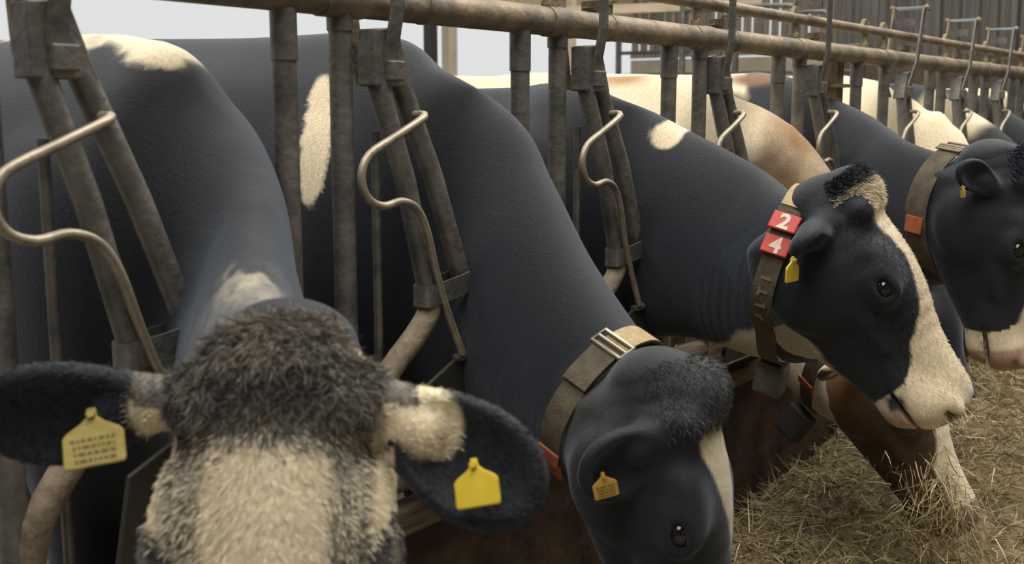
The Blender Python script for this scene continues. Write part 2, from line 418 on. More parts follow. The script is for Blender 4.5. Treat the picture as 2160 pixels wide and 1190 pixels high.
def body_prims(xw, yc, H, hw=1.):
    Y = (0,1,0); P = []
    st = [(.13,H-.20,.70,.13),(.03,H-.06,.60,.19),(-.2,H-.03,.55,.245),(-.55,H-.02,.50,.285),(-.9,H-.01,.52,.295),(-1.2,H-.0,.62,.27),(-1.45,H-.03,.76,.22),(-1.6,H-.1,.86,.16)]
    P.append(Tube([((xw+x, yc, (t+b)/2), (t-b)/2, w*hw, Y) for x,t,b,w in st], k=.08, sub=2))
    P.append(Tube([((xw+x, yc, H+z-.06), .06, .035, Y) for x,z in ((.05,-.03),(-.1,0),(-.4,-.012),(-.8,0),(-1.15,.012),(-1.45,-.01))], k=.09, sub=2))
    for sg in (-1,1):
        P.append(Ell((xw-.05, yc+sg*.155*hw, .98), (.15,.07,.27), None, .08))
        P.append(Ell((xw-1.12, yc+sg*.235*hw, H-.10), (.07,.05,.05), None, .08))
        P.append(Ell((xw-1.38, yc+sg*.15*hw, .92), (.20,.08,.30), None, .08))
        fx, hx = xw-.02, xw-1.42
        P += [Cone((fx,yc+sg*.15,.80),(fx-.02,yc+sg*.14,.44),.085,.052,.05), Cone((fx-.02,yc+sg*.14,.44),(fx,yc+sg*.14,.13),.05,.036,.03), Cone((fx,yc+sg*.14,.13),(fx+.03,yc+sg*.14,.05),.042,.055,.02)]
        P += [Cone((hx,yc+sg*.15,.85),(hx-.10,yc+sg*.14,.52),.10,.055,.05), Cone((hx-.10,yc+sg*.14,.52),(hx-.06,yc+sg*.14,.13),.05,.038,.03), Cone((hx-.06,yc+sg*.14,.13),(hx-.03,yc+sg*.14,.05),.042,.055,.02)]
    P.append(Ell((xw-1.18, yc, .56), (.17,.13,.13), None, .06))           # udder
    P.append(Cone((xw-1.60,yc,H-.12),(xw-1.68,yc,.75),.035,.02,.03))      # tail
    P.append(Cone((xw-1.68,yc,.75),(xw-1.66,yc,.45),.03,.045,.02))
    return P
def blob(P, c, r, nz, amp=.35):
    return np.sqrt((((P-np.array(c))/np.array(r))**2).sum(1))-1+nz*amp
def lay(C, d, col, soft=.05):
    a = sstep(d, soft, -soft)[:,None]; return C*(1-a)+np.array(col)*a

def make_cow(label, xw, yc, H, neck, head, ears, pattern, fine, tuft=1., hw=1., group='cows at the feed fence', name='dairy_cow', eye=True, mouth_open=0., extra=None, neck_egg=.15):
    h = head
    prims = body_prims(xw, yc, H, hw)
    prims.append(Tube([(c, hh, w, L) for c, hh, w, L in neck], k=.09, sub=5, egg=neck_egg))
    if extra: prims += extra
    prims += head_prims(h, ears, tuft, mouth_open)
    # grid: fine where the head and neck stand in the alley, coarser behind the fence
    pts = [h.p(.55,0,-.1), h.p(-.1,0,0), h.p(.1,0,-.3)]+[h.p(*b)+h.v(*u)/np.linalg.norm(u)*ln*h.s*1.1 for b,u,n,ln,wd in ears]+[h.p(.2,s,-.1) for s in (-.2,.2)]
    lo = np.min(pts, 0)-.05; hi = np.max(pts, 0)+.05
    def axis(a, b, f0, f1, c): # coarse step outside [f0,f1]
        out = [a]; 
        while out[-1] < b:
            x = out[-1]; out.append(x+(fine if f0-.02 < x < f1 else c))
        return out
    ylo, yhi = min(yc-.36, lo[1]), max(yc+.36, hi[1])
    co = max(.012, fine)
    xs = axis(xw-1.80, hi[0], min(lo[0], .12), hi[0], co*1.15)
    ys = axis(ylo, yhi, lo[1], hi[1], co)
    zs = axis(-.03, max(H+.1, hi[2]), lo[2], hi[2], co)
    V, Q = polygonise(prims, xs, ys, zs)
    V[:,2] = np.maximum(V[:,2], .001)
    hl = h.w2l(V)
    inhead = sstep(hl[:,0], -.10, .02)*sstep(np.abs(hl[:,1]), .42, .3)*sstep(np.abs(hl[:,2]+.1), .42, .3)
    V = relax(V, Q, 3, 1-.6*inhead)
    V = relax(V, Q, 36, 1-sstep(inhead, .0, .6))
    N = vnormals(V, Q)
    C = pattern(V, h.w2l(V), N)
    root = thing(name, label, 'cow', (xw-.7, yc, 0), group)
    body = mesh_obj('body', V, (Q, np.zeros((0,3), np.int32)), M['fur'], root, True, C)
    if eye:
        for sg in (-1,1):
            b = MB(); sphere(b, h.p(.203,sg*.0985,-.0545), .0215*h.s, 14)
            b.build('eye', M['eye'], root, True)
    return root, body, V, Q, N, C
def sphere(b, c, r, n=12, sc=(1,1,1)):
    V = []; F = []
    m = n//2+1
    for i in range(m+1):
        t = math.pi*i/m
        for k in range(n):
            a = 2*math.pi*k/n; V.append((c[0]+sc[0]*r*math.sin(t)*math.cos(a), c[1]+sc[1]*r*math.sin(t)*math.sin(a), c[2]+sc[2]*r*math.cos(t)))
    for i in range(m):
        for k in range(n): F.append((i*n+k, (i+1)*n+k, (i+1)*n+(k+1)%n, i*n+(k+1)%n))
    b.add(V, F)
def tree_of(V, Q): return BVHTree.FromPolygons([Vector(v) for v in V], Q.tolist())

def ear_tag(root, h, at, down, face, size, m, printed=False, label=None):
    """a stepped plastic tag: pin button, narrow neck and plate"""
    at = np.array(at); d = np.array(down, float); d /= np.linalg.norm(d); f = np.array(face, float); f -= d*(f@d); f /= np.linalg.norm(f); s = np.cross(d, f)
    w = size/2
    prof = [(-.15,-.12),(.15,-.12),(.17,.20),(.42,.42),(.84,.66),(1.0,.84),(1.0,1.85),(.93,1.95),(-.93,1.95),(-1.0,1.85),(-1.0,.84),(-.84,.66),(-.42,.42),(-.17,.20)]
    b = MB(); b.prism([at+s*x*w+d*y*w for x,y in prof], f*.004)
    t = b.build('ear_tag', M[m], root, bevel=.0012)
    if label: t['label'] = label
    p = MB(); p.tube([at+d*.004-f*.004, at+d*.004+f*.007], size*.075, 12); p.build('tag_pin', M[m], t, True)
    if printed:
        q = MB(); L = random.Random(7)
        for r in range(4):
            y = 1.0+.24*r; x = -.7
            while x < .6:
                ln = L.uniform(.06,.24)
                q.box(at+s*(x+ln/2)*w+d*y*w+f*.0023, (1,1,1), np.stack([s*ln*w, d*.11*w, f*.0006], 1)); x += ln+.07
        q.build('tag_print', M['ink'], t)
    return t

def collar(label, tree, center, axis, lat, width, mat_name, rmax, group='cow collars', gap=.006, smooth=7, lo=.05):
    """webbing band laid round the neck surface; returns (thing, point(angle), frames)"""
    c = np.array(center, float); a = np.array(axis, float); a /= np.linalg.norm(a); l = np.array(lat, float); l -= a*(l@a); l /= np.linalg.norm(l); u = np.cross(a, l)
    n = 72; rad = []
    for i in range(n):
        t = 2*math.pi*i/n; d = l*math.cos(t)+u*math.sin(t); rr = lo
        for off in (-width*.45, 0, width*.45):
            hit = tree.ray_cast(Vector(c+a*off+d*.6), Vector(-d), .6)
            if hit[0] is not None: rr = max(rr, .6-hit[3])
        rad.append(min(rr, rmax))
    rad = np.array(rad)
    k = smooth
    for _ in range(2):
        mx = np.array([np.median(rad[[(i+j)%n for j in range(-k//2,k//2+1)]]) for i in range(n)]); rad = np.maximum(mx, 0)
    sm = np.array([np.mean(rad[[(i+j)%n for j in range(-2,3)]]) for i in range(n)])+gap
    def pt(t):
        x = (t/(2*math.pi)*n)%n; i = int(x); f = x-i; r = sm[i]*(1-f)+sm[(i+1)%n]*f
        d = l*math.cos(t)+u*math.sin(t); tg = -l*math.sin(t)+u*math.cos(t); return c+d*r, d, tg
    root = thing('neck_collar', label, 'collar', tuple(c), group)
    b = MB(); V = []; th = .004
    for i in range(n):
        p, d, tg = pt(2*math.pi*i/n)
        for w_, t_ in ((-.5,0),(.5,0),(.5,1),(-.5,1)): V.append(p+a*w_*width+d*t_*th)
    F = [(i*4+k, ((i+1)%n)*4+k, ((i+1)%n)*4+(k+1)%4, i*4+(k+1)%4) for i in range(n) for k in range(4)]
    b.add(V, [f[::-1] for f in F]); b.build('strap', M[mat_name], root, True)
    root_pt = pt
    return root, pt, a
def plate_on(root, pt, a, t, w, hgt, th, m, name='number_plate', lift=.005, text=None, label=None, bevel=.004):
    p, d, tg = pt(t)
    b = MB(); c = p+d*(lift+th/2); b.box(c, (1,1,1), np.stack([a*w, tg*hgt, d*th], 1))
    o = b.build(name, M[m], root, bevel=bevel)
    if label: o['label'] = label
    if text: digit(o, text, c+d*(th/2+.0006), a, -tg, d, hgt*.92)
    return o
def digit(parent, ch, c, right, upv, n, size, m='white'):
    cu = bpy.data.curves.new('digit', 'FONT'); cu.body = ch; cu.size = size*1.25; cu.extrude = .0006; cu.align_x = 'CENTER'; cu.align_y = 'CENTER'; cu.offset = .0016
    to = bpy.data.objects.new('digit', cu); COL.objects.link(to)
    dg = bpy.context.evaluated_depsgraph_get(); me = bpy.data.meshes.new_from_object(to.evaluated_get(dg))
    Vt = np.array([v.co[:] for v in me.vertices]); F = [tuple(p.vertices) for p in me.polygons]
    bpy.data.objects.remove(to); 
    Vt[:, :2] -= (Vt[:, :2].max(0)+Vt[:, :2].min(0))/2
    Vw = np.array(c)+Vt[:,:1]*right+Vt[:,1:2]*upv+Vt[:,2:]*n
    return mesh_obj('digit', Vw, F, M[m], parent)

def fur_patch(root, V, Q, N, mask, count, length, width, flow, colf, lift=.25, name='coat_hair', bend=None, jitter=.25):
    tri_a = np.linalg.norm(np.cross(V[Q[:,2]]-V[Q[:,0]], V[Q[:,3]]-V[Q[:,1]]), axis=1)
    wq = tri_a*mask[Q].mean(1); wq /= wq.sum()
    q = RNG.choice(len(Q), count, p=wq); uv = RNG.random((count,2)); A = V[Q[q]]; B_ = N[Q[q]]
    w = np.stack([(1-uv[:,0])*(1-uv[:,1]), uv[:,0]*(1-uv[:,1]), uv[:,0]*uv[:,1], (1-uv[:,0])*uv[:,1]], 1)[:,:,None]
    P = (A*w).sum(1); n = (B_*w).sum(1); n /= np.linalg.norm(n, axis=1)[:,None]
    f = flow(P) if callable(flow) else np.tile(np.array(flow, float), (count,1))
    f = f-n*(f*n).sum(1)[:,None]; f /= np.linalg.norm(f, axis=1)[:,None]+1e-9
    D = f+n*lift+RNG.normal(size=(count,3))*jitter
    bd = -n*.3 if bend is None else bend
    L = length*(.6+.8*RNG.random(count)); Wd = width*(.7+.6*RNG.random(count))
    return strands(name, P-n*.001, D, bd, L, Wd, colf(P, n), M['strand'], root)

Yv = (0,1,0)
def ztop(x, xs, zs): return np.interp(x, xs, zs)
ONLY = globals().get('ONLY')
# ---- A: grey-faced cow nearest the camera, turned to look at it
def cow_a():
    h = Head((.515,.792,1.050), -53, -67, 0, .53, 1.2)
    lv = lambda d: (math.sin(R(d)), math.cos(R(d)), 0)
    neck = [((-.16,1.15,1.0),.39,.19,Yv), ((-.02,1.15,.98),.315,.115,Yv), ((.12,1.085,.945),.235,.105,lv(20)), ((.26,.985,.915),.190,.105,lv(38)), ((.38,.895,.90),.160,.102,lv(44)), ((.455,.840,.90),.125,.09,lv(44))]
    ears = [((.035,-.085,-.055), (.10,-1,-.02), (.62,0,.75), .235, .070), ((.030,.085,-.045), (.56,.83,.02), (.30,.12,.94), .215, .072)]
    def prob(x, y, z):
        ay = np.abs(y)
        cen = sstep(ay, .082, .055)*sstep(x, .055, .125)
        p = .22+.25*sstep(x, .05, .14)
        p = np.maximum(p, 1.1*cen)
        p = np.maximum(p, 1.05*sstep(ay, .098, .112)*sstep(x, .02, .045)*sstep(z, -.15, -.08))
        p = np.where(x < .045, np.minimum(p, .14+.05*sstep(ay,.06,.08)), p)
        eye = np.sqrt(((x-.215)/.055)**2+((ay-.130)/.045)**2+((z+.055)/.06)**2)
        p = p*(1-.9*sstep(eye, 1.2, .75))
        return p
    def pat(W, Hd, N):
        n = vnoise(W, 14); n2 = vnoise(W, 45)
        C = np.tile(BLK, (len(W),1))
        zt = ztop(W[:,0], [-1.5,-.35,-.16,-.04,.05,.12], [1.47,1.478,1.452,1.418,1.363,1.29])
        C = lay(C, (zt-W[:,2]-.045-.045*n-.03*vnoise(W, 5, 1)+sstep(W[:,0],-.03,.08)*.2)/.03, WHT, .3)
        C = lay(C, blob(W, (.335,.92,1.06), (.10,.06,.05), n2, .9), GRY*2.2, .5)
        C = lay(C, blob(W, (.30,.945,1.08), (.06,.04,.035), n2, .9), WHT*.8, .4)
        C = lay(C, blob(W, (.34,.93,1.0), (.13,.10,.12), n2, .5), GRY*1.1, .6)
        for a_, b_, rr in (((.005,.095,-.05),(.060,.165,-.045),.040), ((.025,-.090,-.05),(.045,-.130,-.05),.034)):
            ba = np.array(b_)-np.array(a_); tt = np.clip(((Hd-np.array(a_)) @ ba)/(ba@ba), 0, 1)
            C = lay(C, (np.linalg.norm(Hd-np.array(a_)-tt[:,None]*ba, axis=1)-rr-.006*n2)/.01, WHT, .5)
        x, y, z = Hd.T
        m = sstep(x, -.03, .015)*(np.abs(y) < .16)*(z > -.34)*(x < .6)
        earz = (np.abs(y) > .11+.045*sstep(z,-.10,-.04)*sstep(x,.1,.05))&(x < .17)&~((np.abs(y)<.128)&(x>.09))
        st = vnoise(np.stack([x*60, y*220, z*60],1), 1., 2)*.45
        p = np.clip(prob(x, y, z)+st*.5, 0, 1)[:,None]
        hc = BLK*1.8*(1-p)+WHT*p
        hc = np.where((x>.44)[:,None], PNK*.5, hc)
        m = (m*~earz)[:,None]
        C = C*(1-m)+hc*m
        rim = earz&(x < .02)
        return C
    lab = 'black cow with grey and white speckled face looking into the camera, nearest of the row'
    r, body, V, Q, N, C = make_cow(lab, -.18, 1.15, 1.45, neck, h, ears, pat, .0045, tuft=1.15, neck_egg=.35)
    ear_tag(r, h, h.p(.052,-.160,-.016), h.v(1,.24,.20), h.v(.05,.15,1), .064, 'tag_dull', True, 'dull yellow ear tag with dark print')
    ear_tag(r, h, h.p(.105,.180,-.016), h.v(1,.12,.05), h.v(-.1,-.35,1), .050, 'tag', False, 'clean yellow ear tag')
    hl = h.w2l(V); x, y, z = hl.T
    earz = (np.abs(y) > .115)&(x < .17)
    mask = ((x > -.02)&(x < .36)&(np.abs(y) < .14)&(z > -.16)&~earz&(np.sqrt(((x-.206)/.036)**2+((np.abs(y)-.128)/.036)**2+((z+.050)/.036)**2) > 1)).astype(float)
    def flow(P):
        l = h.w2l(P); f = np.stack([.35+2.5*l[:,0], np.tanh(l[:,1]/.04)*.4+l[:,1]*3, 0*l[:,0]], 1)
        return f @ h.R.T
    def colf(P, n):
        l = h.w2l(P); st = vnoise(l*np.array([60,130,60]), 1., 2)*.25
        p = prob(*l.T)+st; w = RNG.random(len(P)) < p
        k = RNG.uniform(.75,1.1,len(P))[:,None]
        return np.where(w[:,None], np.array([.84,.77,.62])*k, (BLK*2+RNG.random((len(P),1))*.03)*k)
    fur_patch(r, V, Q, N, mask, 80000, .011, .0005, flow, colf, .28)
    mask = ((x > -.06)&(x < .065)&(np.abs(y) < .115)&(z > -.06)).astype(float)
    fl2 = lambda P: (np.stack([.6+0*P[:,0], RNG.normal(size=len(P))*.7, .2+0*P[:,0]], 1)) @ h.R.T
    def colt(P, n):
        l = h.w2l(P); br = np.clip(.5+.7*vnoise(l, 40, 2)+.5*sstep(np.abs(l[:,1]), .08, .0)*sstep(l[:,0],.05,-.02), 0, 1)[:,None]
        return (BLK*2.2*(1-br)+np.array([.26,.235,.20])*br)*RNG.uniform(.6,1.3,(len(P),1))
    fur_patch(r, V, Q, N, mask, 11000, .021, .0006, fl2, colt, .55, 'poll_tuft', jitter=.4)
    # fuzz on the ears and along the neck
    mask = ((np.abs(y) > .10)&(x < .22)&(x > -.08)&(z > -.16)).astype(float)
    fle = lambda P: (np.stack([.25+0*P[:,0], np.sign(h.w2l(P)[:,1]), 0*P[:,0]], 1)) @ h.R.T
    cole = lambda P, n: C_at(V, C, P)*1.25+.004
    fur_patch(r, V, Q, N, mask, 24000, .008, .0005, fle, cole, .35)
    return r
def C_at(V, C, P):
    # nearest vertex colour through a coarse hash grid
    g = .012; key = {}
    iv = np.floor(V/g).astype(int)
    for i, k in enumerate(map(tuple, iv)): key[k] = i
    out = np.zeros((len(P),3)); ip = np.floor(P/g).astype(int)
    for i, k in enumerate(map(tuple, ip)):
        j = key.get(k)
        out[i] = C[j] if j is not None else BLK
    return out

# ---- B: black cow with head low, amber tag
def cow_b():
    h = Head((.640,1.595,.872), 12, -79, 0, .52)
    pv = lambda d: (math.sin(R(d)), math.cos(R(d)), 0)
    neck = [((-.28,1.83,1.0),.44,.20,Yv), ((-.11,1.83,1.0),.38,.125,Yv), ((.02,1.80,.95),.31,.11,Yv), ((.18,1.755,.875),.235,.108,pv(12)), ((.335,1.70,.805),.185,.105,pv(18)), ((.46,1.65,.745),.160,.097,pv(18)), ((.54,1.62,.72),.14,.085,pv(10))]
    ears = [((.040,-.085,-.060), (.40,-.60,-.68), (.40,-.75,.50), .155, .066), ((.040,.085,-.060), (.2,.9,-.3), (.4,0,.9), .19, .06)]
    def pat(W, Hd, N):
        n = vnoise(W, 14)
        C = np.tile(BLK, (len(W),1))
        C = lay(C, blob(W+np.stack([-.20*(W[:,2]-1.26)+1.054*(W[:,1]-1.54),0*n,0*n],1), (-.195,1.6,1.26), (.046,.2,.15), n, .25)+.0*n, WHT, .06)
        x, y, z = Hd.T
        C = lay(C, (np.abs(y+.0)-.060*sstep(x,.30,.05)-.006*n)/.01+(x<.045)*30+(z<-.05)*30+(x>.27)*30, WHT*.8, .4)
        C = lay(C, blob(W, (.50,1.56,.83), (.12,.07,.08), n, .6), GRY*.55, .6)
        C = lay(C, blob(Hd, (.0,0,0), (.06,.1,.05), n, .3), GRY*.5, .5)
        return C
    lab = 'black cow with lowered head and amber ear tag, beside the grey-faced cow'
    r, body, V, Q, N, C = make_cow(lab, -.28, 1.83, 1.485, neck, h, ears, pat, .005, tuft=1.3)
    ear_tag(r, h, h.p(.080,-.175,-.135), h.v(1,.1,-.02), h.v(.1,-.8,.6), .040, 'tag_orange', True, 'dirty amber ear tag')
    hl = h.w2l(V); x, y, z = hl.T
    mask = ((x > -.06)&(x < .06)&(np.abs(y) < .10)&(z > -.08)).astype(float)
    fl2 = lambda P: (np.stack([.8+0*P[:,0], RNG.normal(size=len(P))*.5, .1+0*P[:,0]], 1)) @ h.R.T
    colt = lambda P, n: (BLK*2+np.array([.05,.048,.045])*RNG.random((len(P),1)))*RNG.uniform(.6,1.3,(len(P),1))
    fur_patch(r, V, Q, N, mask, 8000, .013, .0005, fl2, colt, .3, 'poll_tuft', jitter=.35)
    t = tree_of(V, Q)
    c = np.array([.415,1.665,.775]); ax = np.array([.90,-.12,-.36])
    rt_, pt, a = collar('webbing collar with pale top band and steel buckle on the lowered black cow', t, c, ax, (0,1,0), .048, 'strap', .26)
    return r, rt_, pt, a

# ---- C: black cow with white blaze, collar 24
def cow_c():
    h = Head((.662,2.20,1.165), 13, -54, 0, .475, 1.03, 1.22)
    neck = [((-.22,2.46,1.0),.37,.20,Yv), ((-.06,2.48,1.02),.33,.125,Yv), ((.10,2.46,1.01),.265,.110,Yv), ((.27,2.41,.985),.222,.112,Yv), ((.40,2.345,.955),.198,.104,(.25,1,0)), ((.52,2.275,.955),.178,.092,(.25,1,0)), ((.62,2.225,.98),.14,.08,(.1,1,0))]
    ears = [((.030,-.085,-.085), (.06,-.92,-.42), (.95,.0,.25), .12, .042), ((.030,.085,-.062), (.15,.85,-.4), (.9,-.2,.1), .18, .055)]
    def pat(W, Hd, N):
        n = vnoise(W, 16); n2 = vnoise(W, 60)
        C = np.tile(BLK, (len(W),1))
        C = lay(C, blob(W, (.10,2.44,1.262), (.040,.12,.036), n, .35), WHT*.95, .15)
        # throat and brisket
        zl = np.interp(W[:,0], [.0,.15,.30,.37,.46,.60], [.66,.735,.775,.83,.86,.80])
        C = lay(C, (W[:,2]-zl-.03*n)/.02+(W[:,0]>.505)*4+(W[:,0]<.02)*4, WHT*.8, .5)
        x, y, z = Hd.T
        inh = (x > -.06)&(x < .62)&(np.abs(y) < .16)&(z > -.32)
        half = np.interp(x, [-.03,.0,.05,.10,.16,.24,.32,.37,.40], [.018,.03,.062,.055,.042,.050,.062,.085,.3])
        zlim = np.interp(x, [0,.1,.3,.36,.40,.43], [-.05,-.05,-.06,-.085,-.125,-.3])
        d1 = np.maximum(np.abs(y-.004)-half-.008*n, zlim-z+.012*n)/.01
        d1 = np.where((x > -.012), d1, 9)
        C2 = lay(np.tile(BLK,(len(W),1)), d1, WHT, .35)
        C2 = lay(C2, (z+.215-.02*n+(x>.40)*.0)/.012+(np.abs(y)>.05)*.4+(x<.16)*30+(np.abs(y)>.055)*30, WHT*.7, .5)
        C2 = lay(C2, blob(Hd, (.462,0,-.172), (.05,.06,.026), n, .2), PNK*.95, .2)
        C2 = lay(C2, blob(Hd, (.428,0,-.150), (.028,.09,.022), n2, .5), BLK*2, .3)
        C2 = lay(C2, blob(Hd, (.515,0,-.092), (.026,.055,.035), n, .2), PNK*.8, .3)
        for sg in (-1,1): C2 = lay(C2, blob(Hd, (.512,sg*.042,-.084), (.014,.013,.014), n, .1), BLK*2, .3)
        far = (np.abs(y) > .112)&(x < .16)
        C2[far] = BLK*1.5
        C[inh] = C2[inh]
        return C
    lab = 'black cow with white blaze and red number 24 plates on its collar, head raised'
    r, body, V, Q, N, C = make_cow(lab, -.22, 2.48, 1.375, neck, h, ears, pat, .0045, tuft=1.5)
    ear_tag(r, h, h.p(.046,-.190,-.138), np.array([-.02,0,-1.]), np.array([.99,-.10,0]), .048, 'tag', False, 'narrow yellow ear tag')
    hl = h.w2l(V); x, y, z = hl.T
    mask = ((x > -.05)&(x < .05)&(np.abs(y) < .07)&(z > -.05)).astype(float)
    fl2 = lambda P: (np.stack([.5+0*P[:,0], RNG.normal(size=len(P))*.4, .5+0*P[:,0]], 1)) @ h.R.T
    def colt(P, n):
        l = h.w2l(P); w = sstep(l[:,0]+RNG.normal(size=len(P))*.006, -.016, -.004)[:,None]
        return (BLK*2*(1-w)+WHT*w)*RNG.uniform(.7,1.1,(len(P),1))
    fur_patch(r, V, Q, N, mask, 7000, .014, .0006, fl2, colt, .7, 'poll_tuft', jitter=.35)
    mask = ((x > .03)&(x < .48)&(np.abs(y) < .10)&(z > -.13)).astype(float)
    fur_patch(r, V, Q, N, mask, 16000, .008, .0005, lambda P: np.tile(h.R[:,0], (len(P),1)), lambda P, n: C_at(V, C, P)*RNG.uniform(.85,1.1,(len(P),1)), .3)
    # whiskers
    k = 60; sg = RNG.choice([-1,1], k); P = np.array([h.p(.50+.01*RNG.random(), s_*(.02+.04*RNG.random()), -.06-.07*RNG.random()) for s_ in sg])
    D = np.array([h.v(.8, s_*.7, RNG.normal()*.4) for s_ in sg])
    strands('whiskers', P, D, RNG.normal(size=(k,3))*.3, np.full(k,.055), np.full(k,.0004), np.tile(WHT,(k,1)), M['strand'], r)
    t = tree_of(V, Q)
    rt_, pt, a = collar('dark webbing collar carrying red plates 2 and 4', t, (.492,2.285,.955), (.95,.10,-.24), (.2,1,0), .045, 'strap', .24)
    return r, rt_, pt, a

# ---- D: red and white cow eating hay
def cow_d():
    h = Head((.560,2.83,.775), 2, -60.5, 0, .53)
    neck = [((-.20,3.13,1.0),.40,.20,Yv), ((-.06,3.13,1.02),.33,.14,Yv), ((.06,3.12,.96),.27,.125,Yv), ((.19,3.05,.82),.23,.115,(.2,1,0)), ((.33,2.95,.70),.20,.105,(.25,1,0)), ((.43,2.88,.64),.17,.095,(.2,1,0)), ((.50,2.845,.63),.13,.08,(.1,1,0))]
    ears = [((.030,-.085,-.062), (.0,-.8,-.5), (.9,-.2,.1), .17, .052), ((.030,.085,-.062), (.0,.85,-.4), (.9,.2,.1), .17, .052)]
    def pat(W, Hd, N):
        n = vnoise(W, 9)
        C = np.tile(WHT*.95, (len(W),1))
        C = lay(C, blob(W, (-.45,3.05,1.43), (.11,.3,.035), n, .4), TAN*1.6, .6)
        C = lay(C, blob(W, (-.30,2.88,1.16), (.10,.12,.16), n, .5), BRN*2, .4)
        C = lay(C, blob(W, (.02,3.0,1.06), (.24,.25,.15), n, .5), BRN, .4)
        C = lay(C, blob(W, (.10,3.12,1.17), (.16,.045,.16), n, .4), TAN, .6)
        C = lay(C, blob(W, (.20,3.05,.95), (.2,.16,.2), n, .2), TAN*.6, .6)
        x, y, z = Hd.T
        inh = (x > -.05)&(x < .62)&(np.abs(y) < .25)&(z > -.32)
        C2 = np.tile(BRN, (len(W),1))
        C2 = lay(C2, blob(Hd, (.05,-.09,-.16), (.09,.08,.10), n, .5), TAN*.75, .6)
        half = np.interp(x, [0,.1,.2,.3,.4,.47], [.03,.05,.046,.05,.062,.062])
        C2 = lay(C2, np.maximum(np.abs(y)-half-.008*n, -.07-z)/.01, WHT, .35)
        C2 = lay(C2, (np.minimum(x-.02-.03*n, z+.225-.05*n+.25*np.maximum(x-.12,0)))/.012, WHT*.9, .4)
        C2 = lay(C2, (.455-x-.01*n)/.012, PNK*.45, .5)
        C[inh] = C2[inh]
        return C
    lab = 'red and white cow eating hay below the jaw of the cow wearing number 24'
    r, body, V, Q, N, C = make_cow(lab, -.22, 3.13, 1.42, neck, h, ears, pat, .006, tuft=1.)
    t = tree_of(V, Q)
    rt_, pt, a = collar('dark collar with orange plate and hanging box on the red and white cow', t, (.405,2.90,.66), (.80,-.25,-.52), (.25,1,0), .045, 'strap', .26)
    return r, h, rt_, pt, a

# ---- E: black cow with collar, at the right edge
def cow_e():
    h = Head((.705,3.43,1.165), 18, -80, 0, .58)
    pv = lambda d: (math.sin(R(d)), math.cos(R(d)), 0)
    neck = [((-.22,3.83,1.0),.41,.20,Yv), ((-.06,3.83,1.02),.35,.14,Yv), ((.10,3.80,1.0),.29,.125,Yv), ((.25,3.70,.98),.245,.115,pv(24)), ((.43,3.60,.975),.205,.108,pv(30)), ((.56,3.50,.985),.175,.098,pv(30)), ((.645,3.45,1.0),.15,.085,pv(15))]
    ears = [((.045,-.085,-.085), (-.45,-.55,-.50), (.1,-.95,.25), .14, .044), ((.030,.085,-.062), (.1,.85,-.4), (.9,-.2,.1), .17, .05)]
    def pat(W, Hd, N):
        n = vnoise(W, 9)
        C = np.tile(BLK, (len(W),1))
        C = lay(C, (W[:,0]+.26+.05*n+.25*(W[:,2]-1.2))/.03, WHT, .4)
        C = lay(C, blob(W, (-.30,3.70,1.43), (.10,.2,.03), n, .5), BRN*2.5, .4)
        C = lay(C, blob(W, (-.35,3.60,1.33), (.07,.2,.06), n, .4), BLK, .3)
        x, y, z = Hd.T
        inh = (x > 0.03)&(x < .62)&(np.abs(y) < .14)&(z > -.3)
        C2 = np.tile(BLK, (len(W),1))
        half = np.interp(x, [.02,.08,.2,.3,.4,.44], [.012,.05,.03,.03,.05,.3])
        C2 = lay(C2, (np.abs(y)-half-.006*n)/.01+(z<-.09)*(x<.44)*4, WHT*.9, .4)
        C2 = lay(C2, (.46-x)/.012, PNK*.9, .5)
        C[inh] = C2[inh]
        return C
    lab = 'black cow with pale buckled collar and white back, its head cut by the right edge'
    r, body, V, Q, N, C = make_cow(lab, -.22, 3.83, 1.45, neck, h, ears, pat, .006, tuft=1.2)
    hl = h.w2l(V); x, y, z = hl.T
    mask = ((x > -.05)&(x < .05)&(np.abs(y) < .08)&(z > -.05)).astype(float)
    fl2 = lambda P: (np.stack([.6+0*P[:,0], RNG.normal(size=len(P))*.5, .3+0*P[:,0]], 1)) @ h.R.T
    fur_patch(r, V, Q, N, mask, 3000, .035, .0009, fl2, lambda P, n: BLK*RNG.uniform(1.2,3.5,(len(P),1)), .7, 'poll_tuft', jitter=.35)
    ear_tag(r, h, h.p(.02,-.165,-.165), h.v(1,-.1,-.1), h.v(.1,.25,.95), .034, 'tag_orange', False, 'amber ear tag seen edge-on')
    t = tree_of(V, Q)
    rt_, pt, a = collar('grey collar with double buckle and red plate on the black cow at the right edge', t, (.530,3.525,.985), (.90,-.40,-.12), pv(30), .075, 'strap', .26)
    return r, rt_, pt, a

